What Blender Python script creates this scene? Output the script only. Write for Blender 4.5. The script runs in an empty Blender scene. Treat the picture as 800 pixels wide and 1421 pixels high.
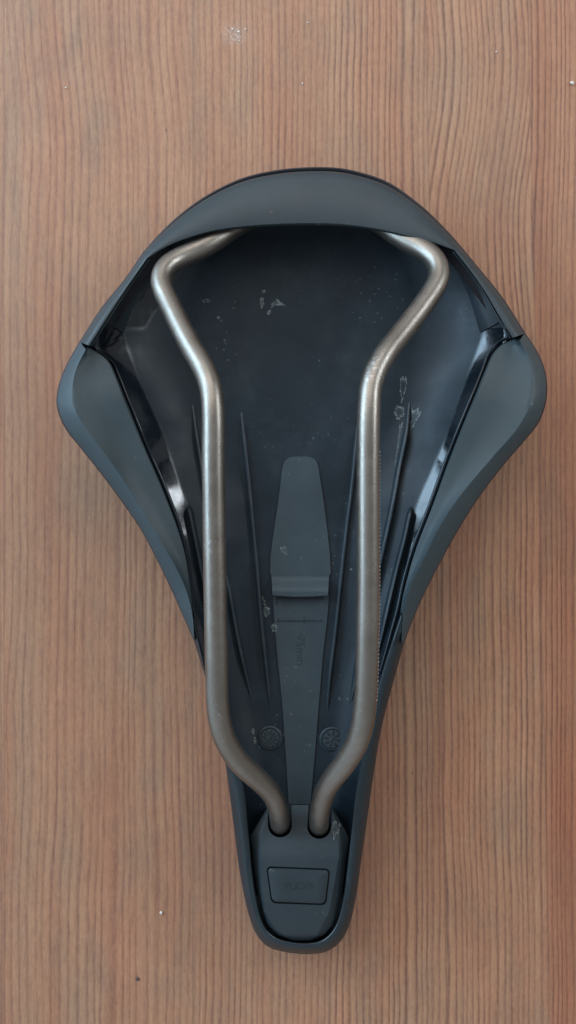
import bpy, bmesh, math, random
from mathutils import Vector
random.seed(7)
S = bpy.context.scene
COL = S.collection

# ---------------------------------------------------------------- camera
H, F, CX, CY = 0.30, 1200.0, 400.0, 710.5     # camera height (m), focal length and centre in photo pixels
cd = bpy.data.cameras.new('camera'); cam = bpy.data.objects.new('camera', cd); COL.objects.link(cam)
cam.location = (0, 0, H)
cd.sensor_fit = 'VERTICAL'; cd.sensor_height = 24.0; cd.lens = 24.0 * F / 1421.0
cd.clip_start = 0.01; cd.clip_end = 50
S.camera = cam
S.view_settings.view_transform = 'Standard'; S.view_settings.look = 'None'
S.view_settings.exposure = 0.0; S.view_settings.gamma = 1.0

# ---------------------------------------------------------------- room light
w = bpy.data.worlds.new('World'); S.world = w; w.use_nodes = True
bg = w.node_tree.nodes['Background']
# the room: bright window side to the left, dim wall to the right, dark ceiling overhead
_n = w.node_tree.nodes; _l = w.node_tree.links
tc = _n.new('ShaderNodeTexCoord'); sx = _n.new('ShaderNodeSeparateXYZ'); _l.new(tc.outputs['Generated'], sx.inputs[0])
r1 = _n.new('ShaderNodeMapRange'); _l.new(sx.outputs[0], r1.inputs[0])
for i, v in enumerate((-0.9, 0.75, 0.0, 1.0)): r1.inputs[i+1].default_value = v
cr = _n.new('ShaderNodeValToRGB'); _l.new(r1.outputs[0], cr.inputs[0])
cr.color_ramp.elements[0].color = (0.74, 0.90, 1.06, 1); cr.color_ramp.elements[1].color = (0.36, 0.37, 0.38, 1)
e = cr.color_ramp.elements.new(0.5); e.color = (0.74, 0.80, 0.86, 1)
r2 = _n.new('ShaderNodeMapRange'); _l.new(sx.outputs[2], r2.inputs[0])
for i, v in enumerate((0.62, 0.97, 1.0, 0.50)): r2.inputs[i+1].default_value = v
vm = _n.new('ShaderNodeVectorMath'); vm.operation = 'SCALE'; _l.new(cr.outputs[0], vm.inputs[0]); _l.new(r2.outputs[0], vm.inputs['Scale'])
_l.new(vm.outputs[0], bg.inputs[0]); bg.inputs[1].default_value = 1.0

def area(name, loc, target, size, size_y, power, color):
    ld = bpy.data.lights.new(name, 'AREA'); ld.shape = 'RECTANGLE'; ld.size = size; ld.size_y = size_y
    ld.energy = power; ld.color = color
    o = bpy.data.objects.new(name, ld); COL.objects.link(o); o.location = loc
    d = Vector(target) - Vector(loc); o.rotation_euler = d.to_track_quat('-Z', 'Y').to_euler()
    return o
area('window_light_left', (-1.06, 0.48, 0.50), (0, 0, 0.0), 1.15, 0.60, 24.0, (0.52, 0.77, 1.0))
area('glint_light_right', (0.88, 0.44, 0.55), (0, 0, 0), 0.50, 0.16, 5.5, (0.85, 0.93, 1.0))  # added lamp, unseen; placed and shaped for highlights on the glossy walls
area('window_light_far', (-0.30, 1.05, 1.10), (0, 0.1, 0), 1.8, 1.0, 15.0, (1.0, 0.95, 0.90))

# ---------------------------------------------------------------- helpers
def P(px, py, z):
    k = (H - z) / F
    return Vector(((px - CX) * k, -(py - CY) * k, z))

def interp(tab, x):
    if x <= tab[0][0]: return tab[0][1]
    for (a, va), (b, vb) in zip(tab, tab[1:]):
        if x <= b:
            t = (x - a) / (b - a); return va + (vb - va) * t
    return tab[-1][1]
def sinterp(tab, x):                       # monotone smooth
    if x <= tab[0][0]: return tab[0][1]
    for (a, va), (b, vb) in zip(tab, tab[1:]):
        if x <= b:
            t = (x - a) / (b - a); t = t * t * (3 - 2 * t); return va + (vb - va) * t
    return tab[-1][1]

def crom(pts, per=10, closed=False):
    n = len(pts); out = []
    pts = [tuple(map(float, p)) for p in pts]
    rng = n if closed else n - 1
    for i in range(rng):
        if closed:
            p0, p1, p2, p3 = pts[(i-1) % n], pts[i], pts[(i+1) % n], pts[(i+2) % n]
        else:
            p1, p2 = pts[i], pts[i+1]
            p0 = pts[i-1] if i > 0 else tuple(2*a-b for a, b in zip(p1, p2))
            p3 = pts[i+2] if i + 2 < n else tuple(2*b-a for a, b in zip(p1, p2))
        # centripetal
        def dist(a, b): return max(1e-6, math.dist(a, b) ** 0.5)
        t0 = 0; t1 = t0 + dist(p0, p1); t2 = t1 + dist(p1, p2); t3 = t2 + dist(p2, p3)
        for k in range(per):
            t = t1 + (t2 - t1) * k / per
            def L(a, b, ta, tb): return tuple(x * (tb - t) / (tb - ta) + y * (t - ta) / (tb - ta) for x, y in zip(a, b))
            A1, A2, A3 = L(p0, p1, t0, t1), L(p1, p2, t1, t2), L(p2, p3, t2, t3)
            B1, B2 = L(A1, A2, t0, t2), L(A2, A3, t1, t3)
            out.append(L(B1, B2, t1, t2))
    if not closed: out.append(pts[-1])
    return out
def resample(pts, n):                      # n points, ends included
    d = [0.0]
    for a, b in zip(pts, pts[1:]): d.append(d[-1] + math.dist(a, b))
    out = []; j = 0
    for i in range(n):
        s = d[-1] * i / (n - 1)
        while j < len(d) - 2 and d[j+1] < s: j += 1
        t = (s - d[j]) / max(1e-9, d[j+1] - d[j])
        out.append(tuple(a + (b - a) * t for a, b in zip(pts[j], pts[j+1])))
    return out
def rs(pts, n, smooth=True): return resample(crom(pts) if smooth else pts, n)
def join(*segs):
    out = list(segs[0])
    for s in segs[1:]: out += s[1:]
    return out

def mesh_obj(name, verts, faces, mat, parent=None, smooth=True, attr=None, autosmooth=None):
    me = bpy.data.meshes.new(name); me.from_pydata([tuple(v) for v in verts], [], faces); me.update()
    bm = bmesh.new(); bm.from_mesh(me)
    bmesh.ops.remove_doubles(bm, verts=bm.verts, dist=1e-6)  if attr is None else None
    bmesh.ops.recalc_face_normals(bm, faces=bm.faces)
    if autosmooth is not None:
        for e in bm.edges:
            if len(e.link_faces) == 2 and e.calc_face_angle(0) > autosmooth: e.smooth = False
    for f in bm.faces: f.smooth = smooth
    bm.to_mesh(me); bm.free()
    if attr:
        for an, vals in attr.items():
            a = me.attributes.new(an, 'FLOAT', 'POINT')
            for i, v in enumerate(vals): a.data[i].value = v
    me.materials.append(mat)
    o = bpy.data.objects.new(name, me); COL.objects.link(o)
    if parent: o.parent = parent
    return o
def loft(rows, close=False, cap=False):
    n = len(rows[0]); V = [v for r in rows for v in r]; Fc = []
    for i in range(len(rows) - 1):
        for j in range(n if close else n - 1):
            k = (j + 1) % n
            Fc.append((i*n+j, i*n+k, (i+1)*n+k, (i+1)*n+j))
    if cap:
        Fc.append(tuple(range(n))); Fc.append(tuple((len(rows)-1)*n + j for j in range(n)))
    return V, Fc
def tube(path, rads, seg=20, flat=1.0, domed=0):
    """path of world points; parallel transport frame"""
    rows = []; t_prev = None; nrm = Vector((0, 0, 1))
    for i, p in enumerate(path):
        t = (path[min(i+1, len(path)-1)] - path[max(i-1, 0)]).normalized()
        nrm = (nrm - t * nrm.dot(t)).normalized(); b = t.cross(nrm)
        r = rads[i] if isinstance(rads, (list, tuple)) else rads
        rows.append([p + (b * math.cos(a) + nrm * math.sin(a) * flat) * r for a in [2*math.pi*k/seg for k in range(seg)]])
    return loft(rows, close=True, cap=True)

# ---------------------------------------------------------------- materials
class NT:
    def __init__(s, name):
        s.m = bpy.data.materials.new(name); s.m.use_nodes = True; s.t = s.m.node_tree
        s.b = s.t.nodes['Principled BSDF']
    def n(s, typ, **kw):
        x = s.t.nodes.new(typ)
        for k, v in kw.items(): setattr(x, k, v)
        return x
    def L(s, a, b): s.t.links.new(a, b)
    def val(s, sock, v):
        if hasattr(v, 'is_output') or isinstance(v, bpy.types.NodeSocket): s.L(v, sock)
        else: sock.default_value = v
    def math(s, op, a, b=0.0, c=0.0, clamp=False):
        x = s.n('ShaderNodeMath', operation=op, use_clamp=clamp)
        s.val(x.inputs[0], a); s.val(x.inputs[1], b); s.val(x.inputs[2], c); return x.outputs[0]
    def comb(s, x, y, z):
        c = s.n('ShaderNodeCombineXYZ'); s.val(c.inputs[0], x); s.val(c.inputs[1], y); s.val(c.inputs[2], z); return c.outputs[0]
    def noise(s, vec, scale, detail=2.0, rough=0.5, dim='3D'):
        x = s.n('ShaderNodeTexNoise', noise_dimensions=dim)
        if dim == '1D': s.val(x.inputs['W'], vec)
        else: s.val(x.inputs['Vector'], vec)
        x.inputs['Scale'].default_value = scale; x.inputs['Detail'].default_value = detail
        x.inputs['Roughness'].default_value = rough; return x.outputs[0]
    def ramp(s, fac, stops, interp='LINEAR'):
        r = s.n('ShaderNodeValToRGB'); cr = r.color_ramp; cr.interpolation = interp
        while len(cr.elements) < len(stops): cr.elements.new(0.5)
        for e, (p, c) in zip(cr.elements, stops):
            e.position = p; e.color = (c, c, c, 1) if isinstance(c, (int, float)) else (*c, 1)
        s.val(r.inputs[0], fac); return r.outputs[0]
    def mix(s, f, a, b, mode='MIX'):
        x = s.n('ShaderNodeMix', data_type='RGBA', blend_type=mode)
        s.val(x.inputs[0], f)
        for sock, v in ((x.inputs[6], a), (x.inputs[7], b)):
            if isinstance(v, tuple): sock.default_value = (*v, 1)
            else: s.L(v, sock)
        return x.outputs[2]
    def mapr(s, v, a, b, c, d, clamp=True):
        x = s.n('ShaderNodeMapRange', clamp=clamp); s.val(x.inputs[0], v)
        for i, q in enumerate((a, b, c, d)): s.val(x.inputs[i+1], q)
        return x.outputs[0]
    def bump(s, h, strength, dist):
        x = s.n('ShaderNodeBump'); x.inputs['Strength'].default_value = strength; x.inputs['Distance'].default_value = dist
        s.L(h, x.inputs['Height']); s.L(x.outputs[0], s.b.inputs['Normal'])
    def coord(s):
        return s.n('ShaderNodeTexCoord').outputs['Object']

def plastic(name, col, rough, dust=0.5, grain=0.15, dustcol=(0.30, 0.33, 0.33), spec=0.34, gloss=False, mottle=0.25):
    m = NT(name); co = m.coord()
    m.b.inputs['Specular IOR Level'].default_value = spec
    mot = m.noise(co, 35, 4, 0.6)
    base = m.mix(m.mapr(mot, 0.3, 0.7, 0, 1), tuple(c * (1 - mottle) for c in col), tuple(c * (1 + mottle) for c in col))
    # dust film and specks
    film = m.mapr(m.noise(co, 60, 6, 0.7), 0.5, 0.85, 0, 0.10 * dust)
    base = m.mix(film, base, dustcol)
    v = m.n('ShaderNodeTexVoronoi'); v.inputs['Scale'].default_value = 420; m.L(co, v.inputs['Vector'])
    sel = m.math('GREATER_THAN', m.noise(co, 900, 0, 0.5), 0.50)
    dens = m.mapr(m.noise(co, 45, 3, 0.6), 0.42, 0.72, 0.0, 0.24)
    sp = m.math('MULTIPLY', m.math('LESS_THAN', v.outputs['Distance'], dens), sel)
    v2 = m.n('ShaderNodeTexVoronoi'); v2.inputs['Scale'].default_value = 90; m.L(co, v2.inputs['Vector'])
    sepc = m.n('ShaderNodeSeparateColor'); m.L(v2.outputs['Color'], sepc.inputs[0])
    sp2 = m.math('MULTIPLY', m.math('LESS_THAN', v2.outputs['Distance'], 0.045), m.math('GREATER_THAN', sepc.outputs[0], 0.62))
    f = m.math('ADD', m.math('MULTIPLY', sp, 0.30 * dust), m.math('MULTIPLY', sp2, 0.75 * dust), clamp=True)
    base = m.mix(f, base, dustcol)
    if gloss:
        ga = m.n('ShaderNodeAttribute', attribute_name='gloss')
        base = m.mix(m.math('MULTIPLY', ga.outputs['Fac'], 0.75), base, (0.004, 0.006, 0.009))
    m.L(base, m.b.inputs['Base Color'])
    rv = m.mapr(m.noise(co, 120, 4, 0.6), 0.3, 0.7, rough - 0.05, rough + 0.07)
    if gloss:
        at = m.n('ShaderNodeAttribute', attribute_name='gloss')
        g = at.outputs['Fac']
        smear = m.mapr(m.noise(co, 200, 5, 0.7), 0.4, 0.8, 0.08, 0.24)
        rv = m.mapr(g, 0.0, 1.0, rv, smear)
        m.L(m.mapr(g, 0.0, 1.0, spec, 0.50), m.b.inputs['Specular IOR Level'])
        ng = m.math('SUBTRACT', 1.0, g)
        h = m.math('MULTIPLY', m.noise(co, 2600, 2, 0.5), ng)
    else:
        h = m.noise(co, 2600, 2, 0.5)
    m.L(rv, m.b.inputs['Roughness'])
    m.bump(h, grain, 0.0002)
    return m.m

M_floor = plastic('shell_plastic', (0.0085, 0.0145, 0.020), 0.48, spec=0.22, dust=0.65, gloss=True, dustcol=(0.17, 0.20, 0.20))
M_rim   = plastic('bumper_plastic', (0.018, 0.027, 0.031), 0.46, dust=0.25, grain=0.2, dustcol=(0.20, 0.22, 0.21), mottle=0.12)
M_wing  = plastic('wing_rubber', (0.027, 0.041, 0.047), 0.52, dust=0.25, grain=0.2, dustcol=(0.25, 0.27, 0.26), mottle=0.12)
M_nose  = plastic('nose_rim_plastic', (0.010, 0.017, 0.021), 0.36, dust=0.2, grain=0.06, mottle=0.12)
M_strip = plastic('strip_plastic', (0.024, 0.036, 0.043), 0.56, dust=0.45, dustcol=(0.22, 0.25, 0.25), mottle=0.15)
M_cap   = plastic('cap_plastic', (0.015, 0.023, 0.028), 0.50, dust=0.2, mottle=0.12)
M_rib   = plastic('rib_plastic', (0.013, 0.020, 0.026), 0.42, dust=0.4)
M_faint = plastic('badge_letter_plastic', (0.011, 0.018, 0.022), 0.5, dust=0.1)  # darker than the cap so the raised badge letters show
M_dark  = plastic('mark_and_slot_shade_plastic', (0.010, 0.014, 0.018), 0.5, dust=0.1)  # also the shade colour of the slot under the tongue
M_cover = plastic('cover_fabric', (0.010, 0.010, 0.015), 0.48, dust=0.2)
M_bead  = plastic('glossy_lip_plastic', (0.010, 0.014, 0.020), 0.22, dust=0.1, grain=0.0)

def metal():
    m = NT('rail_metal'); co = m.coord()
    big = m.noise(co, 90, 4, 0.65)
    col = m.mix(m.mapr(big, 0.3, 0.7, 0, 1), (0.19, 0.170, 0.146), (0.235, 0.215, 0.19))
    fine = m.noise(co, 2200, 3, 0.6)
    col = m.mix(m.mapr(fine, 0.35, 0.65, 0, 0.45), col, (0.15, 0.130, 0.11))
    # worn pale scuffs
    sc = m.math('MULTIPLY', m.mapr(m.noise(co, 55, 5, 0.75), 0.60, 0.68, 0, 1), m.mapr(m.noise(co, 1200, 2, 0.5), 0.45, 0.6, 0, 0.6))
    col = m.mix(sc, col, (0.45, 0.45, 0.45))
    m.L(col, m.b.inputs['Base Color']); m.b.inputs['Metallic'].default_value = 0.9
    m.L(m.mapr(m.noise(co, 300, 4, 0.6), 0.3, 0.7, 0.31, 0.42), m.b.inputs['Roughness'])
    m.bump(m.noise(co, 2400, 3, 0.6), 0.25, 0.0002)
    return m.m
M_metal = metal()

def simple(name, col, rough=0.6, metallic=0.0, scale=900):
    m = NT(name); co = m.coord()
    c = m.mix(m.noise(co, scale, 3, 0.6), tuple(x * 0.7 for x in col), tuple(min(1, x * 1.25) for x in col))
    m.L(c, m.b.inputs['Base Color']); m.b.inputs['Roughness'].default_value = rough; m.b.inputs['Metallic'].default_value = metallic
    return m.m
M_mark = simple('graduation_paint', (0.34, 0.34, 0.33))
M_crumb = simple('crumb_white', (0.58, 0.54, 0.48))
M_dirt = simple('dirt_dark', (0.05, 0.035, 0.03))

def residue():
    m = NT('dried_residue'); co = m.coord()
    m.b.inputs['Base Color'].default_value = (0.22, 0.26, 0.25, 1); m.b.inputs['Roughness'].default_value = 0.5
    at = m.n('ShaderNodeAttribute', attribute_name='edge')
    a = m.math('MULTIPLY', at.outputs['Fac'], m.mapr(m.noise(co, 800, 6, 0.8), 0.36, 0.66, 0.0, 0.72), clamp=True)
    m.L(a, m.b.inputs['Alpha']); return m.m
M_res = residue()

def wood():
    m = NT('stained_pine'); co = m.coord()
    sp = m.n('ShaderNodeSeparateXYZ'); m.L(co, sp.inputs[0])
    X = m.math('MULTIPLY_ADD', sp.outputs[0], 4000.0, 400.0)      # 0.25 mm units across the boards
    Y = m.math('MULTIPLY_ADD', sp.outputs[1], -4000.0, 710.0)
    Xt = m.math('SUBTRACT', X, m.math('MULTIPLY', Y, 0.022))      # glue lines run slightly askew
    # stave id from glue lines
    sid = 0.0
    edges = [-330, 6, 268, 590, 733, 1010, 1290]
    for i, e in enumerate(edges):
        src = X if e < 300 else Xt
        sid = m.math('ADD', sid, m.math('GREATER_THAN', src, float(e)))
    off = m.math('MULTIPLY', sid, 37.7)
    # ring lines: warped across-board coordinate
    amp = m.n('ShaderNodeMapRange')
    def isid(k): return m.math('COMPARE', sid, float(k), 0.1)
    warpv = m.comb(m.math('MULTIPLY', X, 1/330.0), m.math('MULTIPLY', Y, 1/520.0), off)
    wn = m.math('SUBTRACT', m.noise(warpv, 1.0, 1.5, 0.45), 0.5)
    A = m.math('MULTIPLY_ADD', isid(2), 26.0, 20.0)
    r = m.math('MULTIPLY_ADD', wn, A, X)
    # the wavy patch in the upper right stave
    gx = m.math('POWER', m.math('DIVIDE', m.math('SUBTRACT', Y, 215.0), 170.0), 2.0)
    lean = m.math('MULTIPLY', m.math('DIVIDE', m.math('SUBTRACT', Y, 210.0), 5.5), m.math('EXPONENT', m.math('MULTIPLY', gx, -1.0)))
    r = m.math('ADD', r, m.math('MULTIPLY', lean, isid(4)))
    gy = m.math('POWER', m.math('DIVIDE', m.math('SUBTRACT', Y, 90.0), 150.0), 2.0)
    lean2 = m.math('MULTIPLY', m.math('DIVIDE', m.math('SUBTRACT', Y, 100.0), -9.0), m.math('EXPONENT', m.math('MULTIPLY', gy, -1.0)))
    r = m.math('ADD', r, m.math('MULTIPLY', lean2, isid(2)))
    # little local wobble
    wob = m.noise(m.comb(m.math('MULTIPLY', X, 1/40.0), m.math('MULTIPLY', Y, 1/90.0), off), 1.0, 2, 0.5)
    r = m.math('MULTIPLY_ADD', m.math('SUBTRACT', wob, 0.5), 5.0, r)
    inv = m.math('ADD', m.math('MULTIPLY', isid(2), -0.022), 0.112)   # 1/spacing
    inv = m.math('ADD', inv, m.math('MULTIPLY', isid(5), 0.016))
    ph = m.math('MULTIPLY', r, inv)
    ph = m.math('MULTIPLY_ADD', m.noise(m.math('ADD', m.math('MULTIPLY', r, 1/38.0), off), 1.0, 2, 0.5, '1D'), 1.5, ph)
    fr = m.math('FRACT', ph); rid = m.math('ADD', m.math('FLOOR', ph), off)
    ring = m.ramp(fr, [(0.0, 0.60), (0.14, 0.12), (0.50, 0.22), (0.68, 0.55), (0.82, 1.0), (0.93, 1.0), (1.0, 0.60)], 'EASE')
    wnz = m.n('ShaderNodeTexWhiteNoise', noise_dimensions='1D'); m.L(rid, wnz.inputs['W'])
    rv = m.mapr(wnz.outputs[0], 0, 1, 0.6, 1.15)
    # patches where the lines fade
    fade = m.noise(m.comb(m.math('MULTIPLY', X, 1/70.0), m.math('MULTIPLY', Y, 1/260.0), off), 1.0, 3, 0.6)
    fade = m.mapr(fade, 0.35, 0.65, 0.5, 1.1)
    softl = m.math('SUBTRACT', 1.0, m.math('MULTIPLY', m.mapr(Xt, 230, 560, 1.0, 0.25), 0.45))
    k = m.math('MULTIPLY', m.math('MULTIPLY', m.math('MULTIPLY', m.math('SUBTRACT', ring, 0.45), rv), fade), softl)
    fib = m.noise(m.comb(m.math('MULTIPLY', X, 1/2.6), m.math('MULTIPLY', Y, 1/55.0), off), 1.0, 3, 0.6)
    fib0 = m.noise(m.comb(m.math('MULTIPLY', X, 1/1.3), m.math('MULTIPLY', Y, 1/24.0), off), 1.0, 2, 0.6)
    fib2 = m.noise(m.comb(m.math('MULTIPLY', X, 1/3.5), m.math('MULTIPLY', Y, 1/9.0), off), 1.0, 3, 0.7)
    k = m.math('ADD', k, m.math('MULTIPLY', m.math('SUBTRACT', fib, 0.5), 0.55))
    k = m.math('ADD', k, m.math('MULTIPLY', m.math('SUBTRACT', fib2, 0.5), 0.75))
    k = m.math('ADD', k, m.math('MULTIPLY', m.math('SUBTRACT', fib0, 0.5), 0.55))
    k = m.mapr(k, -0.62, 0.62, 0.0, 1.0)
    col = m.ramp(k, [(0.0, (0.395, 0.222, 0.131)), (0.38, (0.315, 0.166, 0.095)), (0.70, (0.238, 0.117, 0.069)), (1.0, (0.145, 0.069, 0.044))])
    # slow tone drift: pinker, browner, and greyer places
    t1 = m.noise(m.comb(m.math('MULTIPLY', X, 1/55.0), m.math('MULTIPLY', Y, 1/420.0), off), 1.0, 3, 0.6)
    col = m.mix(m.mapr(t1, 0.42, 0.66, 0, 0.9), col, m.mix(1.0, col, (0.96, 0.84, 0.82), 'MULTIPLY'))
    t3 = m.noise(m.comb(m.math('MULTIPLY', X, 1/120.0), m.math('MULTIPLY', Y, 1/160.0), m.math('ADD', off, 21.0)), 1.0, 4, 0.65)
    col = m.mix(m.mapr(t3, 0.36, 0.64, 0.30, 0.0), col, m.mix(1.0, col, (0.70, 0.72, 0.74), 'MULTIPLY'))
    t4 = m.noise(m.comb(m.math('MULTIPLY', X, 1/11.0), m.math('MULTIPLY', Y, 1/34.0), m.math('ADD', off, 33.0)), 1.0, 3, 0.7)
    col = m.mix(m.mapr(t4, 0.50, 0.78, 0.0, 0.5), col, m.mix(1.0, col, (0.80, 0.76, 0.76), 'MULTIPLY'))
    t2 = m.noise(m.comb(m.math('MULTIPLY', X, 1/45.0), m.math('MULTIPLY', Y, 1/130.0), m.math('ADD', off, 9.0)), 1.0, 4, 0.65)
    def blob(cx, cy, rx, ry):
        a = m.math('POWER', m.math('DIVIDE', m.math('SUBTRACT', X, cx), rx), 2.0)
        b = m.math('POWER', m.math('DIVIDE', m.math('SUBTRACT', Y, cy), ry), 2.0)
        return m.math('EXPONENT', m.math('MULTIPLY', m.math('ADD', a, b), -1.0))
    gm = m.mapr(t2, 0.48, 0.72, 0.0, 0.85)
    for b in ((22, 250, 14, 330), (30, 1000, 22, 260), (160, 40, 40, 40), (268, 40, 9, 55), (700, 230, 32, 110), (625, 110, 40, 70), (90, 1180, 30, 60), (590, 1050, 25, 200), (235, 1370, 30, 22), (215, 1080, 22, 25), (120, 690, 60, 80)):
        gm = m.math('MAXIMUM', gm, m.math('MULTIPLY', blob(*b), m.mapr(t2, 0.3, 0.6, 0.35, 0.75)))
    grey = m.mix(1.0, col, (0.80, 0.92, 1.0), 'MULTIPLY')
    col = m.mix(gm, col, grey)
    # staves differ in tint
    col = m.mix(m.math('MULTIPLY', isid(5), 1.0), col, m.mix(1.0, col, (0.98, 0.90, 0.88), 'MULTIPLY'))
    redline = m.math('MULTIPLY', blob(748, 150, 11, 330), 0.5)
    redline = m.math('ADD', redline, m.math('MULTIPLY', blob(784, 1100, 26, 470), 0.85), clamp=True)
    col = m.mix(redline, col, m.mix(1.0, col, (0.86, 0.74, 0.72), 'MULTIPLY'))
    # the glue line itself
    gl = 0.0
    for e in (6, 268): gl = m.math('MAXIMUM', gl, m.math('LESS_THAN', m.math('ABSOLUTE', m.math('SUBTRACT', X, float(e))), 1.0))
    for e in (590, 733, 1010): gl = m.math('MAXIMUM', gl, m.math('LESS_THAN', m.math('ABSOLUTE', m.math('SUBTRACT', Xt, float(e))), 1.0))
    col = m.mix(m.math('MULTIPLY', gl, 0.28), col, (0.10, 0.055, 0.04))
    # tiny pits
    v = m.n('ShaderNodeTexVoronoi'); v.inputs['Scale'].default_value = 1.0
    m.L(m.comb(m.math('MULTIPLY', X, 1/34.0), m.math('MULTIPLY', Y, 1/60.0), 3.0), v.inputs['Vector'])
    sc = m.n('ShaderNodeSeparateColor'); m.L(v.outputs['Color'], sc.inputs[0])
    pit = m.math('MULTIPLY', m.math('LESS_THAN', v.outputs['Distance'], 0.035), m.math('GREATER_THAN', sc.outputs[0], 0.75))
    col = m.mix(m.math('MULTIPLY', pit, 0.6), col, (0.06, 0.035, 0.03))
    # chalky scuff
    sm = m.math('MULTIPLY', blob(326, 47, 15, 11), m.mapr(m.noise(co, 900, 4, 0.7), 0.42, 0.62, 0.0, 0.55))
    col = m.mix(sm, col, (0.42, 0.40, 0.38))
    m.L(col, m.b.inputs['Base Color'])
    m.b.inputs['Specular IOR Level'].default_value = 0.4
    m.L(m.mapr(fib2, 0.3, 0.7, 0.40, 0.52), m.b.inputs['Roughness'])
    hgt = m.math('ADD', m.math('MULTIPLY', k, -0.6), m.math('MULTIPLY', fib2, 0.5))
    m.bump(hgt, 0.5, 0.00012)
    return m.m

# ---------------------------------------------------------------- table top (setting)
bm = bmesh.new()
bmesh.ops.create_cube(bm, size=1.0)
for v in bm.verts: v.co = Vector((v.co.x * 0.62, v.co.y * 0.80, (v.co.z - 0.5) * 0.028))
me = bpy.data.meshes.new('table_top'); bm.to_mesh(me); bm.free()
table = bpy.data.objects.new('table_top', me); COL.objects.link(table); me.materials.append(wood())
mod = table.modifiers.new('edge', 'BEVEL'); mod.width = 0.002; mod.segments = 2
table['kind'] = 'structure'

# ---------------------------------------------------------------- the saddle
root = bpy.data.objects.new('bicycle_saddle', None); COL.objects.link(root)
root['label'] = 'black bicycle saddle lying upside down with brushed grey metal rails'
root['category'] = 'saddle'

ZR = [(235, .0200), (360, .0235), (480, .0275), (560, .0300), (700, .0280), (900, .0240), (1100, .0215), (1322, .0195)]
Z0 = [(255, .0100), (500, .0075), (900, .0080), (1100, .0095), (1310, .0110)]
def zr(py): return sinterp(ZR, py)

# outlines (photo pixels)
O_bump_L = [(112,475),(143,427),(176,386),(199,352)]
O_bump_M = [(199,352),(222,326),(254,296),(291,270),(337,248),(384,237),(430,233),(470,234),(500,240),(539,254),(585,287),(618,319),(641,345)]
O_bump_R = [(641,345),(659,367),(696,413),(728,463)]
O_wing_L = [(112,475),(101,494),(91,514),(83,538),(81,563),(92,593),(115,623),(145,661),(170,695),(196,733),(220,778),(240,820),(256,856),(270,888)]
O_wing_R = [(728,463),(740,481),(750,500),(757,525),(757,553),(747,585),(727,611),(702,640),(668,684),(640,727),(612,777),(590,820),(574,856),(560,893)]
O_nose = [(270,888),(286,940),(298,988),(307,1028),(313,1055),(318,1090),(327,1160),(334,1212),(345,1265),(355,1293),(371,1312),(395,1320),(430,1323),(455,1319),(474,1304),(486,1279),(495,1237),(502,1188),(511,1125),(518,1076),(530,1006),(545,948),(560,893)]

I_bump_L = [(125,480),(149,442),(175,402),(205,359)]
I_bump_M = [(205,359),(222,348),(245,337),(291,323),(337,317),(384,314),(430,313),(470,314),(516,319),(562,328),(600,337),(630,347)]
I_bump_R = [(630,347),(651,374),(673,405),(693,439),(711,469)]
I_wing_L = [(125,483),(139,491),(152,502),(162,522),(175,555),(200,618),(226,678),(247,733),(258,772),(264,810),(268,850),(269.5,887)]
I_wing_R = [(712,471),(697,478),(684,491),(673,515),(659,550),(638,601),(621,645),(600,703),(578,760),(565,804),(557,842),(556,891)]
B_wing_L = [(119,485),(105,515),(101,540),(105,569),(128,606),(162,652),(192,699),(221,748),(243,785),(259,820),(267,852),(270,886)]
B_wing_R = [(722,472),(736,504),(739,530),(735,562),(720,592),(685,633),(642,684),(612,728),(590,772),(571,812),(562,842),(558,891)]
I_nose = [(269,850),(279,906),(292,962),(308,1022),(326,1058),(338,1085),(346,1160),(350,1205),(356,1246),(368,1286),(382,1300),(404,1307),(430,1308.5),(448,1304),(464,1288),(476,1250),(482,1205),(487,1160),(492,1110),(501,1055),(513,1000),(529,938),(557,850)]

# basin limits by row
def xl_tab(pts):
    c = crom(pts, 8); c = sorted([(y, x) for x, y in c]); return c
LEFT = xl_tab([(430,252),(330,268),(262,306),(205,359),(175,402),(149,442),(125,480)]) 
LEFT = [(252,400),(262,345),(280,292),(310,248),(335,222),(359,203),(402,173),(442,147),(478,128),(490,140),(502,152)] 
LEFT += [(y, x) for x, y in [(162,522),(175,555),(200,618),(226,678),(247,733),(258,772),(264,810),(268,850),(279,906),(292,962),(308,1022),(326,1058),(338,1085),(346,1160),(350,1205),(356,1246),(366,1280),(380,1298),(410,1306)]]
RIGHT = [(252,470),(262,520),(280,562),(310,600),(335,622),(347,632),(374,653),(405,675),(439,695),(466,709),(477,697),(491,684)]
RIGHT += [(y, x) for x, y in [(673,515),(659,550),(638,601),(621,645),(600,703),(578,760),(565,804),(557,842),(529,938),(513,1000),(501,1055),(492,1110),(487,1160),(482,1205),(476,1250),(464,1286),(452,1298),(440,1306)]]
def xl(py): return interp(LEFT, py)
def xr(py): return interp(RIGHT, py)
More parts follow.
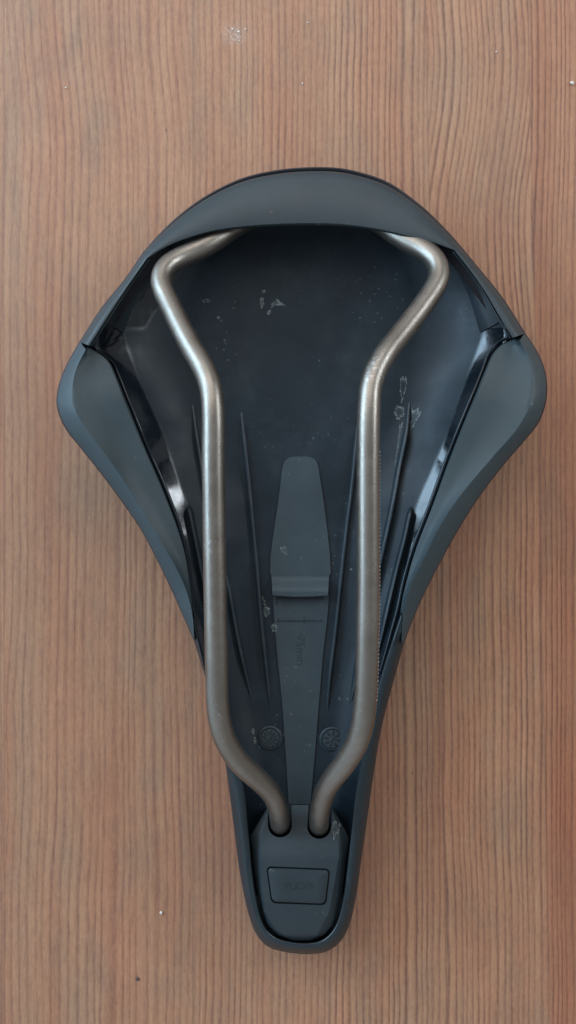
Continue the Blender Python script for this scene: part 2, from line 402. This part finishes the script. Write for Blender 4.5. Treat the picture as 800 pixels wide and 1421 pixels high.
# softened width used by the height function so the floor does not kink at the seams
def xls(py): return sum(xl(py + d) for d in range(-60, 61, 12)) / 11
def xrs(py): return sum(xr(py + d) for d in range(-60, 61, 12)) / 11
_cache = {}
def rowpar(py):
    k = round(py)
    if k not in _cache:
        a, b = xls(k), xrs(k); _cache[k] = ((a + b) / 2, (b - a) / 2)
    return _cache[k]
def zfloor(px, py):
    k0 = math.floor(py); t = py - k0
    c0, w0 = rowpar(k0); c1, w1 = rowpar(k0 + 1); c, w = c0 + (c1-c0)*t, w0 + (w1-w0)*t
    u = min(1.08, abs(px - c) / w)
    z0 = sinterp(Z0, py); top = zr(py) - .0035 - sinterp([(430, 0), (490, .0016), (590, .0014), (640, .0040), (700, .0034), (780, .0028), (900, 0)], py)
    bow = 0.0022 * u * u
    core = interp([(400, .62), (480, .58), (580, .56), (650, .40), (700, .34), (780, .34), (900, .50), (1060, .52), (1300, .6)], py)
    g = max(0.0, (u - core) / (1 - core)); g = g ** sinterp([(430, 1.7), (490, 1.75), (570, 1.9), (635, 1.9), (695, 1.25), (740, 1.3), (800, 1.7), (900, 1.7)], py)
    z = z0 + bow + (top - z0 - .0022) * min(g, 1.25)
    if py < 330: z += .008 * ((330 - py) / 80.0) ** 2
    return z
def Pf(px, py, dz=0.0): return P(px, py, zfloor(px, py) + dz)

# -- shell basin
rows = []; gl = []
NX = 170
ys = [252 + (1306 - 252) * i / 300 for i in range(301)]
def sstep(a, b, x):
    t = max(0, min(1, (x - a) / (b - a))); return t * t * (3 - 2 * t)
GL_L = [(455, 171), (470, 174), (520, 190), (600, 226), (660, 246), (700, 260), (740, 262), (780, 262)]
GL_R = [(455, 672), (470, 668), (520, 650), (600, 622), (660, 596), (700, 578), (740, 566), (780, 560)]
for y in ys:
    a, b = xl(y) - 1.5, xr(y) + 1.5; row = []
    for j in range(NX + 1):
        u = -1 + 2 * j / NX; u = math.copysign(abs(u) ** 0.85, u)
        x = (a + b) / 2 + (b - a) / 2 * u
        row.append(P(x, y, zfloor(x, y)))
        g = 0.0
        m1 = sstep(452, 456, y) * (1 - sstep(820, 900, y))
        g = max(g, m1 * (1 - sstep(interp(GL_L, y) - 3, interp(GL_L, y) + 3, x)), m1 * sstep(interp(GL_R, y) - 3, interp(GL_R, y) + 3, x))
        m2 = sstep(350, 380, y) * (1 - sstep(450, 462, y))
        lx = xl(y); rx = xr(y)
        g = max(g, m2 * sstep(24, 30, x - lx) * (1 - sstep(58, 66, x - lx)))
        g = max(g, 0.75 * sstep(1040, 1090, y) * sstep(30, 60, abs(x - 418)))
        g = max(g, 0.8 * sstep(760, 840, y) * (1 - sstep(960, 1010, y)) * (1 - sstep(14, 24, min(x - lx, rx - x))))
        gl.append(g)
    rows.append(row)
V, Fc = loft(rows)
shell = mesh_obj('shell', V, Fc, M_floor, root, attr={'gloss': gl})
shell['label'] = 'dusty black hollow plastic underside'

# -- outer padded cover
silL = join(rs(list(reversed(O_bump_M)) , 90), rs(list(reversed(O_bump_L)), 30), rs(O_wing_L, 90), rs(O_nose, 120), rs(list(reversed(O_wing_R)), 90), rs(list(reversed(O_bump_R)), 30))[:-1]
def inset(p, t):
    x, y = p; cy = 560 + (y - 560) * (0.80 if y > 560 else 0.45)
    cx = 425
    return cx + (x - cx) * (1 - t), cy + (y - cy) * (1 - t) if y > 560 else y + (cy - y) * t
rows = []
for t, fz in ((0.10, None), (0.035, -.0035), (0.004, -.0012), (-0.006, -.0034), (-0.002, -.0065), (0.04, -.0115), (0.14, -.0165), (0.30, -.0210), (0.55, -.030), (0.85, -.05)):
    r = []
    for p in silL:
        q = inset(p, t); z = zr(p[1]) + (fz if fz is not None else -.0040)
        r.append(P(q[0], q[1], max(z, 0.0002 + 0.0012 * (1 - min(1, max(0, t) * 1.6)))))
    rows.append(r)
V, Fc = loft(rows, close=True)
n = len(silL); Fc.append(tuple((len(rows)-1)*n + j for j in range(n)))
cover = mesh_obj('padded_cover', V, Fc, M_cover, root)

def strip(name, Os, Is, prof, mat, Bs=None, ends=True):
    """Os/Is outer and inner outlines (same count); prof = (fraction from outer to inner, dz above zr)"""
    rows = []
    for f, dz in prof:
        r = []
        for i in range(len(Os)):
            o, q = Os[i], Is[i]
            if Bs is not None:
                b = Bs[i]
                if f <= 1: x, y = o[0] + (b[0]-o[0])*f, o[1] + (b[1]-o[1])*f
                else: x, y = b[0] + (q[0]-b[0])*(f-1), b[1] + (q[1]-b[1])*(f-1)
            else: x, y = o[0] + (q[0]-o[0])*f, o[1] + (q[1]-o[1])*f
            d = dz(i / (len(Os)-1)) if callable(dz) else dz
            r.append(P(x, y, zr((o[1] + q[1]) / 2) + d))
        rows.append(r)
    V, Fc = loft(rows)
    if ends:
        m, k = len(rows), len(Os)
        Fc.append(tuple(i*k for i in range(m))); Fc.append(tuple(i*k + k-1 for i in range(m)))
    return mesh_obj(name, V, Fc, mat, root, autosmooth=math.radians(38))

# -- rear bumper: bowed crescent with thin side arms
Ob = join(rs(O_bump_L, 30), rs(O_bump_M, 90), rs(O_bump_R, 30)); Ib = join(rs(I_bump_L, 30), rs(I_bump_M, 90), rs(I_bump_R, 30))
strip('rear_bumper', Ob, Ib, [(0.10, -.0060), (0.055, -.0030), (0.06, -.0002), (0.09, .0012), (0.12, .0018), (0.18, .0023), (0.35, .0036), (0.6, .0046), (0.85, .0048), (0.955, .0047), (0.975, .0044), (1.0, .0036), (1.0, .0004), (0.97, -.0012), (0.55, -.0016), (0.3, -.004)], M_rim)

# -- wings
for side, O, B, I in (('L', O_wing_L, B_wing_L, I_wing_L), ('R', O_wing_R, B_wing_R, I_wing_R)):
    N = 110
    Oo, Bb, Ii = rs(O, N), rs(B, N), rs(I, N)
    # widen match: use projection fractions along the length measured by y to keep cross sections level
    o = strip('wing_pad', Oo, Ii, [(0.10, -.0065), (0.0, -.0024), (0.0, -.0010), (0.08, .0000), (0.55, .0022), (0.85, .0034), (1.0, .0037), (1.06, .0034), (1.35, .0015), (1.65, .0006), (1.9, .0002), (1.965, .0000), (1.99, -.0005), (2.0, -.0012), (2.0, -.0130)], M_wing, Bs=Bb)

# -- nose rim
On, In_ = rs(O_nose, 150), rs(I_nose, 150)
strip('nose_rim', On, In_, [(0.03, -.008), (0.0, -.0020), (0.03, -.0010), (0.42, .0018), (0.50, .0021), (0.86, .0022), (0.94, .0020), (1.0, .0012), (1.0, -.0040)], M_nose)

# -- glossy lip running inside the wings
for pts in ([(129,478),(146,494),(157,503),(166,522),(179,555),(204,618),(230,678),(250,733),(261,780),(267,830),(272,868),(282,910)],
            [(708,466),(694,473),(680,488),(669,515),(655,550),(634,601),(617,645),(596,703),(574,760),(561,804),(552,845),(541,885),(527,935)]):
    path = [Pf(x, y, .0010) for x, y in rs(pts, 120)]
    V, Fc = tube(path, [.0003 + .0004 * math.sin(math.pi * i / 119) for i in range(120)], 10)
    mesh_obj('inner_lip', V, Fc, M_bead, root)

# -- side arm inner lip (bright thin ridge of the bumper arms)
for pts in ([(207,360),(176,404),(150,444),(127,480)], [(629,349),(650,376),(672,407),(691,441),(709,470)]):
    path = [P(x, y, zr(y) + .0034) for x, y in rs(pts, 50)]
    V, Fc = tube(path, .00033, 8); mesh_obj('bumper_arm_ridge', V, Fc, M_nose, root)
# -- matte inner panels beside the arms
for pa, pb in (([(203,364),(173,406),(147,447)], [(222,356),(196,400),(172,462)]), ([(632,352),(674,410),(694,446)], [(618,348),(648,404),(666,462)])):
    a = rs(pa, 30); b = rs(pb, 30); rows = []
    for f, dz in ((0, -.0002), (0.0, .0008), (0.5, .0007), (0.96, .0004), (1.0, -.0002)):
        rows.append([Pf(p[0] + (q[0]-p[0])*f, p[1] + (q[1]-p[1])*f, dz) for p, q in zip(a, b)])
    V, Fc = loft(rows); k = 30
    Fc.append(tuple(i*k for i in range(5))); Fc.append(tuple(i*k + k-1 for i in range(5)))
    mesh_obj('side_panel', V, Fc, M_rib, root, autosmooth=math.radians(40))

# -- stiffening ribs
def rib(pts, wpx, h, start=0.12, end=0.15):
    c = rs(pts, 70); rows = [[] for _ in range(9)]
    prof = [(-1.0, -.0006), (-0.8, .12), (-0.55, .70), (-0.35, .93), (0, 1.0), (0.35, .93), (0.55, .70), (0.8, .12), (1.0, -.0006)]
    for i, (x, y) in enumerate(c):
        s = i / 69
        e = min(1, s / start) ** 0.7 * min(1, (1 - s) / end) ** 0.7
        x0, y0 = c[max(0, i-1)]; x1, y1 = c[min(69, i+1)]
        L = math.hypot(x1-x0, y1-y0); nx, ny = -(y1-y0)/L, (x1-x0)/L
        ww = wpx * (0.35 + 0.65 * e)
        for k, (q, hh) in enumerate(prof):
            X, Y = x + nx * q * ww, y + ny * q * ww
            rows[k].append(Pf(X, Y, -.0003 + .82 * h * e * max(0, hh)))
    V, Fc = loft(rows); return mesh_obj('rib', V, Fc, M_rib, root, autosmooth=math.radians(50))
rib([(335,568),(340,616),(348,692),(356,776),(361,840),(368,910),(377,988)], 5.0, .0024)
rib([(267,558),(276,620),(288,690),(303,750),(317,810),(332,892),(351,976)], 5.0, .0026)
rib([(262,700),(270,740),(279,785),(288,830),(296,880)], 5.5, .0034, .05, .3)
rib([(497,585),(490,666),(482,726),(474,800),(465,885),(458,941),(454,994)], 5.0, .0024)
rib([(569,556),(564,600),(553,655),(543,710),(531,765),(514,840),(496,925),(486,980)], 6.0, .0034)
rib([(571,702),(562,745),(550,792),(534,860),(520,925)], 5.5, .0038, .05, .3)

# -- centre strip with spring tongue
def ribbon(name, pairs, dzf, n=60, mat=M_strip, cols=9, side=True):
    A = rs([(a, y) for y, a, b in pairs], n, True); 
    ys_ = [p[1] for p in A]
    LA = [(y, a) for y, a, b in pairs]; LB = [(y, b) for y, a, b in pairs]
    y0, y1 = pairs[0][0], pairs[-1][0]; rows = []
    for i in range(n):
        y = y0 + (y1 - y0) * i / (n - 1); a, b = interp(LA, y), interp(LB, y)
        row = [Pf(a, y, -.0002)]
        for j in range(cols):
            t = j / (cols - 1); x = a + (b - a) * t
            yy = y + (2.0 * (1 - (2*t-1)**2) if (name == 'spring_tongue' and i >= n - 1) else 0)
            row.append(Pf(x, yy, dzf(i / (n-1))))
        row.append(Pf(b, y, -.0002)); rows.append(row)
    V, Fc = loft(rows); k = cols + 2
    Fc.append(tuple(range(k))); Fc.append(tuple((n-1)*k + j for j in range(k)))
    return mesh_obj(name, V, Fc, mat, root, autosmooth=math.radians(50))
tongue = [(633.5, 408, 427), (634.5, 403, 432), (637, 398, 437), (641, 395, 440), (647, 392.5, 442), (660, 391, 444), (700, 386, 450), (740, 380, 455), (770, 376, 458), (795, 375, 459.5), (799, 377, 457), (826, 378.5, 455.5)]
ribbon('spring_tongue', tongue, lambda t: .0005 + .0030 * sstep(0.86, 0.98, t), n=150)
ribbon('centre_strip', [(826, 379, 457), (862, 381, 454), (907, 385, 448.5), (975, 392, 443), (1055, 397.5, 436.5), (1116, 401, 431)], lambda t: .0005, n=70)
# dark bars stand in for shade in the tongue slot and corner notch
def flatbar(name, x0, y0, x1, y1, hw, h0, h1, mat, parent=root):
    L = math.hypot(x1-x0, y1-y0); nx, ny = -(y1-y0)/L*hw, (x1-x0)/L*hw
    c = [(x0+nx, y0+ny), (x1+nx, y1+ny), (x1-nx, y1-ny), (x0-nx, y0-ny)]
    V = [Pf(x, y, h0) for x, y in c] + [Pf(x, y, h1) for x, y in c]
    return V, [(0,1,2,3), (4,5,6,7), (0,1,5,4), (1,2,6,5), (2,3,7,6), (3,0,4,7)]
def merge(list_vf):
    V, Fc = [], []
    for v, f in list_vf:
        o = len(V); V += v; Fc += [tuple(i + o for i in q) for q in f]
    return V, Fc
V, Fc = merge([flatbar('', 384, 829.5, 449, 829.5, 2.2, .0003, .00062, M_dark), flatbar('', 384, 829, 384.5, 840, 0.9, .0003, .00064, M_dark)])
mesh_obj('tongue_slot_shade', V, Fc, M_dark, root, smooth=False)
V, Fc = merge([flatbar('', 386, 861.5, 446, 861.5, .55, .0003, .00066, M_dark), flatbar('', 422, 857, 422, 866, .5, .0003, .00069, M_dark), flatbar('', 446, 859, 446, 863, .6, .0003, .00072, M_dark), flatbar('', 386, 859, 386, 863, .5, .0003, .00072, M_dark)])
mesh_obj('width_mark', V, Fc, M_rib, root, smooth=False)

# -- moulded writing
def text(name, s, px, py, size_px, rot, z, mat, dz, parent=root, align=True, flat_z=None):
    cu = bpy.data.curves.new(name, 'FONT'); cu.body = s; cu.align_x = 'CENTER'; cu.align_y = 'CENTER'
    cu.size = 1.0; cu.extrude = 0.02; cu.offset = 0.0
    tmp = bpy.data.objects.new('tmp', cu); COL.objects.link(tmp)
    dg = bpy.context.evaluated_depsgraph_get(); me = bpy.data.meshes.new_from_object(tmp.evaluated_get(dg))
    bpy.data.objects.remove(tmp)
    c, sn = math.cos(rot), math.sin(rot)
    for v in me.vertices:
        x, y = v.co.x * size_px, v.co.y * size_px
        X, Y = px + x*c - y*sn, py - (x*sn + y*c)
        zz = (zfloor(X, Y) if flat_z is None else flat_z) + dz + (0.00006 if v.co.z > 0 else -.0003)
        v.co = P(X, Y, zz)
    me.materials.clear(); me.materials.append(mat); me.name = name
    o = bpy.data.objects.new(name, me); COL.objects.link(o); o.parent = parent; return o
text('moulded_writing', '75mm', 417, 903, 16, -math.pi/2, 0, M_rib, .0005)
text('moulded_writing', '<', 417, 881, 13, -math.pi/2, 0, M_rib, .0005)
text('moulded_writing', '150', 431, 594, 14, 0.0, 0, M_dark, .00005)

# -- mould date dials
for cx, cy, nsp, r in ((375, 1024.5, 12, 14), (461.0, 1026, 8, 14)):
    z = zfloor(cx, cy) + .0006; kk = (H - z) / F
    def ringpts(rad, dz, n=40): return [P(cx + rad*math.cos(2*math.pi*i/n), cy + rad*math.sin(2*math.pi*i/n), z + dz) for i in range(n)]
    V, Fc = loft([ringpts(r+4, -.0012), ringpts(r+3, -.0001), ringpts(r+1, .0003), ringpts(r, -.0002), ringpts(r-1.0, -.0002), ringpts(r-1.8, .0003), ringpts(r-3, .00035), ringpts(3, .00035), ringpts(.2, .00035)], close=True)
    d = mesh_obj('date_dial', V, Fc, M_strip, root, autosmooth=math.radians(40))
    parts = []
    for i in range(nsp):
        a = 2*math.pi*i/nsp + .2; c, s = math.cos(a), math.sin(a)
        hw = 1.1 if nsp == 12 else 1.6
        hw *= 1.15; q = [(5.0, -hw*.6), (11.2, -hw), (11.2, hw), (5.0, hw*.6)]
        pts = [(cx + u*c - v*s, cy + u*s + v*c) for u, v in q]
        parts.append(([P(x, y, z + .0002) for x, y in pts] + [P(x, y, z + .00047) for x, y in pts], [(0,1,2,3), (4,5,6,7), (0,1,5,4), (1,2,6,5), (2,3,7,6), (3,0,4,7)]))
    pts = [(cx - 2.5, cy + 3), (cx + 3, cy - 4), (cx + 3.4, cy + .5), (cx - 1.2, cy + 3.8)]
    parts.append(([P(x, y, z + .0002) for x, y in pts] + [P(x, y, z + .00047) for x, y in pts], [(0,1,2,3), (4,5,6,7), (0,1,5,4), (1,2,6,5), (2,3,7,6), (3,0,4,7)]))
    V, Fc = merge(parts); mesh_obj('dial_marks', V, Fc, M_dark, d, smooth=False)

# -- nose cap
CT = .0228
capL = [(1117, 374), (1124, 369), (1160, 347.5), (1205, 352), (1246, 358.5), (1282, 370), (1298, 386), (1305, 404)]
capR = [(1117, 459), (1124, 464), (1162, 485), (1205, 480), (1250, 474), (1284, 462), (1298, 450), (1305, 434)]
facL = [(1117, 376), (1124, 374), (1160, 362), (1190, 362.5), (1265, 368), (1290, 384), (1298, 394), (1305, 408)]
facR = [(1117, 457), (1124, 459), (1160, 470), (1190, 470.5), (1265, 457), (1290, 444), (1298, 440), (1305, 430)]
def capz(py): return interp([(1117, .0185), (1125, .0190), (1178, .0222), (1190, CT), (1275, CT), (1296, .0218), (1305, .0200)], py)
rows = []; rows_b = []
yl = [1117, 1119, 1124] + [1130 + 5*i for i in range(30)] + [1280, 1285, 1290, 1294, 1298, 1302, 1305]
for y in yl:
    a, fa, fb, b = interp(capL, y), interp(facL, y), interp(facR, y), interp(capR, y)
    zt = capz(y); ze = zt - interp([(1117, .0006), (1150, .0012), (1190, .0040), (1260, .0036), (1305, .0010)], y)
    pts = [(a + .2, .008), (a, ze - .0006), (a + .5, ze)]
    for t in (0.25, 0.5, 0.75): pts.append((a + (fa-a)*t, ze + (zt-ze)*t))
    for j in range(13): pts.append((fa + (fb-fa)*j/12, zt + .00025 * math.sin(math.pi*j/12)))
    for t in (0.75, 0.5, 0.25): pts.append((b + (fb-b)*t, ze + (zt-ze)*t))
    pts += [(b - .5, ze), (b, ze - .0006), (b - .2, .008)]
    rows.append([P(x, y, z) for x, z in pts])
V, Fc = loft(rows); k = len(rows[0])
Fc.append(tuple(range(k))); Fc.append(tuple((len(rows)-1)*k + j for j in range(k)))
for i in range(len(rows) - 1): Fc.append((i*k, (i+1)*k, (i+1)*k + k-1, i*k + k-1))
cap = mesh_obj('nose_cap', V, Fc, M_cap, root, smooth=True)

def prism(name, outline, z0, z1, mat):
    n = len(outline); V = [P(x, y, z0) for x, y in outline] + [P(x, y, z1) for x, y in outline]
    Fc = [tuple(range(n)), tuple(range(n, 2*n))] + [(i, (i+1) % n, n + (i+1) % n, n + i) for i in range(n)]
    return mesh_obj(name, V, Fc, mat, None, smooth=False)
def rrect(c, r, n=6):
    out = []; m = len(c)
    for i in range(m):
        p0, p, p1 = Vector(c[i-1]), Vector(c[i]), Vector(c[(i+1) % m])
        a, b = p + (p0-p).normalized()*r, p + (p1-p).normalized()*r
        for k in range(n + 1):
            t = k / n; q = a*(1-t)**2 + p*2*t*(1-t) + b*t*t; out.append((q.x, q.y))
    return out
def notch(x0, x1, yb, lean):
    r = (x1 - x0) / 2; cx = (x0 + x1) / 2
    pts = [(x0 - lean, 1100), (x1 - lean, 1100)]
    for i in range(17):
        a = math.pi * i / 16; pts.append((cx + r*math.cos(a), yb - r + r*math.sin(a)))
    return pts
badge_c = [(369.5, 1202), (459, 1205.5), (453, 1256.5), (376.5, 1253.5)]
cutters = [prism('c1', notch(372.3, 405.4, 1162.0, 1), .010, .03, M_dark), prism('c2', notch(426.8, 459.8, 1164.0, -3), .010, .03, M_dark),
           prism('c3', rrect(badge_c, 8), CT - .0012, CT + .004, M_dark)]
for c in cutters:
    md = cap.modifiers.new('b', 'BOOLEAN'); md.operation = 'DIFFERENCE'; md.object = c; md.solver = 'EXACT'
dg = bpy.context.evaluated_depsgraph_get(); nm = bpy.data.meshes.new_from_object(cap.evaluated_get(dg))
cap.modifiers.clear(); cap.data = nm; nm.name = 'nose_cap'
while len(nm.materials) > 1: nm.materials.pop()
for p in nm.polygons: p.material_index = 0
bm = bmesh.new(); bm.from_mesh(nm)
for e in bm.edges:
    if len(e.link_faces) == 2: e.smooth = e.calc_face_angle(0) < math.radians(14)
bm.to_mesh(nm); bm.free()
for c in cutters: bpy.data.objects.remove(c)

bo = rrect([(371.6, 1204.2), (456.8, 1207.5), (451.2, 1254.2), (378.2, 1251.3)], 7)
cxb, cyb = 414.5, 1229
def sc(o, s): return [(cxb + (x-cxb)*s, cyb + (y-cyb)*s) for x, y in o]
V, Fc = loft([[P(x, y, z) for x, y in sc(bo, s)] for s, z in ((1.0, CT-.0018), (1.0, CT-.0001), (.992, CT+.0002), (.98, CT+.0003), (.6, CT+.0003), (.05, CT+.0003))], close=True)
n = len(bo); Fc.append(tuple(5*n + j for j in range(n)))
badge = mesh_obj('badge_plate', V, Fc, M_cap, cap, autosmooth=math.radians(60))
text('badge_writing', 'VUDPI', 414, 1230, 15, -.03, 0, M_faint, .00030, parent=badge, flat_z=CT)
for o in (badge,): pass

# -- rails
RL = [(352,300,.0150),(322,318,.0190),(289,340,.0225),(250,358,.0255),(231,370,.0280),(223,390,.0305),(236,422,.0345),(262,475,.0420),(284,513,.0475),(293,538,.0500),(296,567,.0515),(296.5,640,.0520),(297.5,720,.0520),(299,820,.0518),(300.5,900,.0512),(301.5,955,.0502),(303.5,992,.0490),(312,1025,.0465),(332,1057,.0420),(360,1083,.0360),(378,1102,.0315),(386,1121,.0275),(388.5,1137,.0230),(389,1144,.0190),(389,1145.5,.0120)]
RR = [(498,292,.0150),(528,310,.0190),(560,332,.0225),(589,347,.0255),(606,362,.0280),(610,385,.0305),(595,413,.0340),(558,462,.0410),(532,496,.0465),(516,530,.0495),(512.5,565,.0513),(511.5,640,.0520),(511.5,720,.0520),(511.5,820,.0518),(510,900,.0512),(508.5,955,.0502),(505.5,992,.0490),(498,1025,.0465),(479,1059,.0415),(460,1083,.0365),(449,1104,.0315),(444.5,1123,.0275),(443,1139,.0230),(443,1146,.0190),(443,1147.5,.0120)]
def rail(pts):
    # smooth the polyline in 3D, then sweep
    c = [P(*p) for p in pts]
    path = [Vector(p) for p in resample(crom([tuple(v) for v in c], 14), 260)]
    for _ in range(10):
        path = [path[0]] + [(path[i-1] + path[i]*2 + path[i+1]) / 4 for i in range(1, len(path)-1)] + [path[-1]]
    rads = []
    for i, p in enumerate(path):
        rads.append(.00335 - .0002 * sstep(0.8, 0.97, i / 259))
    V, Fc = tube(path, rads, 32)
    return mesh_obj('rail', V, Fc, M_metal, root), path
rl, pl = rail(RL); rr_, pr = rail(RR)
# graduation marks down the outer flank of the right rail
parts = []
y = 627.0; i = 0
def path_at(path, py):
    best = min(path, key=lambda v: abs((CY - v.y * F / (H - v.z)) - py) + (0 if v.z > .03 else 999)); return best
while y < 992:
    c = path_at(pr, y); a = math.radians(12); rr = .00335
    n = Vector((math.cos(a), 0, math.sin(a))); tang = Vector((-math.sin(a), 0, math.cos(a)))
    base = c + n * (rr - .0001); hw = .00010; lg = .00055 if i % 5 else .0009
    P8 = []
    yv = Vector((0, 1, 0)); base.y = -(y - CY) * (H - base.z) / F
    for d in (0, .00014):
        for s, t in ((-1, -1), (1, -1), (1, 1), (-1, 1)):
            P8.append(base + n*d + tang*(t*lg) + yv*(s*hw*1.6))
    parts.append((P8, [(0,1,2,3), (4,5,6,7), (0,1,5,4), (1,2,6,5), (2,3,7,6), (3,0,4,7)]))
    y += 5.3; i += 1
V, Fc = merge(parts); mesh_obj('graduation_marks', V, Fc, M_mark, rr_, smooth=False)

# -- dried residue and scratches
def blobpatch(name, outline, parent=root, lift=.00012, zf=None, fill=0.25, mat=M_res):
    o = resample(crom(outline, 8, True) + [crom(outline, 8, True)[0]], 120)[:-1]
    rg = random.Random(int(outline[0][0] * 13 + outline[0][1])); ph = [rg.uniform(0, 6.28) for _ in range(4)]
    ctr = (sum(p[0] for p in o)/len(o), sum(p[1] for p in o)/len(o))
    o = [(ctr[0] + (x-ctr[0]) * f, ctr[1] + (y-ctr[1]) * f) for i, (x, y) in enumerate(o) for f in [1 + .13*math.sin(5*i*2*math.pi/119+ph[0]) + .10*math.sin(11*i*2*math.pi/119+ph[1]) + .07*math.sin(19*i*2*math.pi/119+ph[2])]]
    cx = sum(p[0] for p in o)/len(o); cy = sum(p[1] for p in o)/len(o)
    rows = []; at = []
    for s, e in ((1.0, .3), (.93, 1.0), (.80, .9), (.66, fill), (.3, fill*.7), (.02, fill*.7)):
        rows.append([(Pf(cx + (x-cx)*s, cy + (y-cy)*s, lift) if zf is None else P(cx + (x-cx)*s, cy + (y-cy)*s, zf(cx + (x-cx)*s, cy + (y-cy)*s))) for x, y in o]); at += [e]*len(o)
    V, Fc = loft(rows, close=True)
    return mesh_obj(name, V, Fc, mat, parent, attr={'edge': at})
blobpatch('dried_residue', [(549,566),(556,563),(561,567),(560,577),(553,582),(548,574)])
blobpatch('dried_residue', [(572,566),(580,567),(583,576),(577,586),(571,596),(567,607),(563,608),(568,590),(573,580)])
blobpatch('dried_residue', [(556,528),(560,520),(565,530),(562,545),(558,558),(556,545)], fill=.1)
blobpatch('dried_residue', [(556,583),(554,600),(551,622),(549,640),(552,628),(556,604),(559,586)], fill=.5)
blobpatch('dried_residue', [(367,843),(372,842),(375,848),(373,854),(368,855),(366,849)], fill=.5, lift=.0004)
blobpatch('dried_residue', [(377,867),(382,866),(385,871),(383,877),(379,876)], fill=.5, lift=.0007)
blobpatch('dried_residue', [(364,827),(368,834),(369,842),(366,838),(363,831)], fill=.6, lift=.0004)
blobpatch('dried_residue', [(394,758),(398,762),(398,769),(393,767),(389,762)], fill=.5, lift=.0007)
blobpatch('dried_residue', [(376,428),(380,418),(386,416),(394,424),(388,424),(382,424)], fill=.9)
blobpatch('dried_residue', [(364,404),(368,402),(369,405),(365,407)], fill=.9)
blobpatch('dried_residue', [(362,414),(365,412),(366,424),(363,428),(361,420)], fill=.8)
blobpatch('dried_residue', [(371,434),(375,430),(376,433),(373,437)], fill=.7)
blobpatch('dried_residue', [(283,416),(289,415),(292,418),(287,420),(282,419)], fill=.5)
blobpatch('dried_residue', [(351,1010),(354,1014),(353,1020),(350,1016)], fill=.6)
blobpatch('dried_residue', [(354,1022),(356,1028),(354,1032),(352,1027)], fill=.6)
blobpatch('glue_smear', [(467,1139),(472,1143),(471,1153),(467,1158),(464,1164),(462,1157),(461,1146)], parent=cap, zf=lambda x, y: capz(y) + .00035 - max(0, x - 462)*.00002, fill=.2)

# ---------------------------------------------------------------- loose bits on the table
def crumb(name, label, cat, px, py, rpx, mat, flat=0.7, group=None):
    bm = bmesh.new(); bmesh.ops.create_icosphere(bm, subdivisions=2, radius=1.0)
    rng = random.Random(int(px * 7 + py))
    for v in bm.verts: v.co *= 1 + rng.uniform(-.28, .28)
    r = rpx * .00025
    for v in bm.verts: v.co = Vector((v.co.x * r, v.co.y * r * rng.uniform(.9, 1.1), v.co.z * r * flat))
    zmin = min(v.co.z for v in bm.verts)
    for v in bm.verts: v.co.z -= zmin
    me = bpy.data.meshes.new(name); bm.to_mesh(me); bm.free(); me.materials.append(mat)
    o = bpy.data.objects.new(name, me); COL.objects.link(o); o.location = P(px, py, 0)
    o['label'] = label; o['category'] = cat
    if group: o['group'] = group
    return o
crumb('crumb', 'bright white crumb beside the right edge of the table view', 'crumb', 793.5, 116, 2.6, M_crumb, group='crumbs on the table')
crumb('crumb', 'small white crumb on the wood left of the saddle nose', 'crumb', 224, 1266, 2.0, M_crumb, group='crumbs on the table')
crumb('crumb', 'tiny pinkish crumb on the wood far up at the left', 'crumb', 92, 122, 1.1, M_crumb, group='crumbs on the table')
crumb('crumb', 'tiny pale crumb in the middle above the rear bumper', 'crumb', 420, 116, 1.1, M_crumb, group='crumbs on the table')
crumb('crumb', 'tiny pale crumb nearest the top edge, right of the chalky scuff', 'crumb', 427, 32, 1.0, M_crumb, group='crumbs on the table')
crumb('crumb', 'tiny pale crumb between the reddish grain band and the rear bumper', 'crumb', 689, 72, 1.0, M_crumb, group='crumbs on the table')
crumb('chalk_chip', 'left white chip in the chalky scuff above the saddle', 'chip', 323, 41, 1.3, M_crumb, .5, 'white chips in the chalky scuff')
crumb('chalk_chip', 'middle and largest white chip in the chalky scuff', 'chip', 331.5, 44.5, 1.5, M_crumb, .5, 'white chips in the chalky scuff')
crumb('chalk_chip', 'upper right white chip in the chalky scuff', 'chip', 341, 40.5, 1.1, M_crumb, .5, 'white chips in the chalky scuff')
crumb('chalk_chip', 'small lowest white chip in the chalky scuff', 'chip', 332.5, 56.5, 0.9, M_crumb, .5, 'white chips in the chalky scuff')
crumb('dirt_speck', 'dark brown speck of dirt near the bottom edge of the wood', 'speck', 191, 1358, 2.6, M_dirt, .4)
o = crumb('bumper_speck', '', '', 377, 295, 2.0, M_dirt, .3)
del o['label']; del o['category']; o.name = 'dirt_fleck'; o.parent = root
o.location = P(377, 295, zr(275) + .0046)
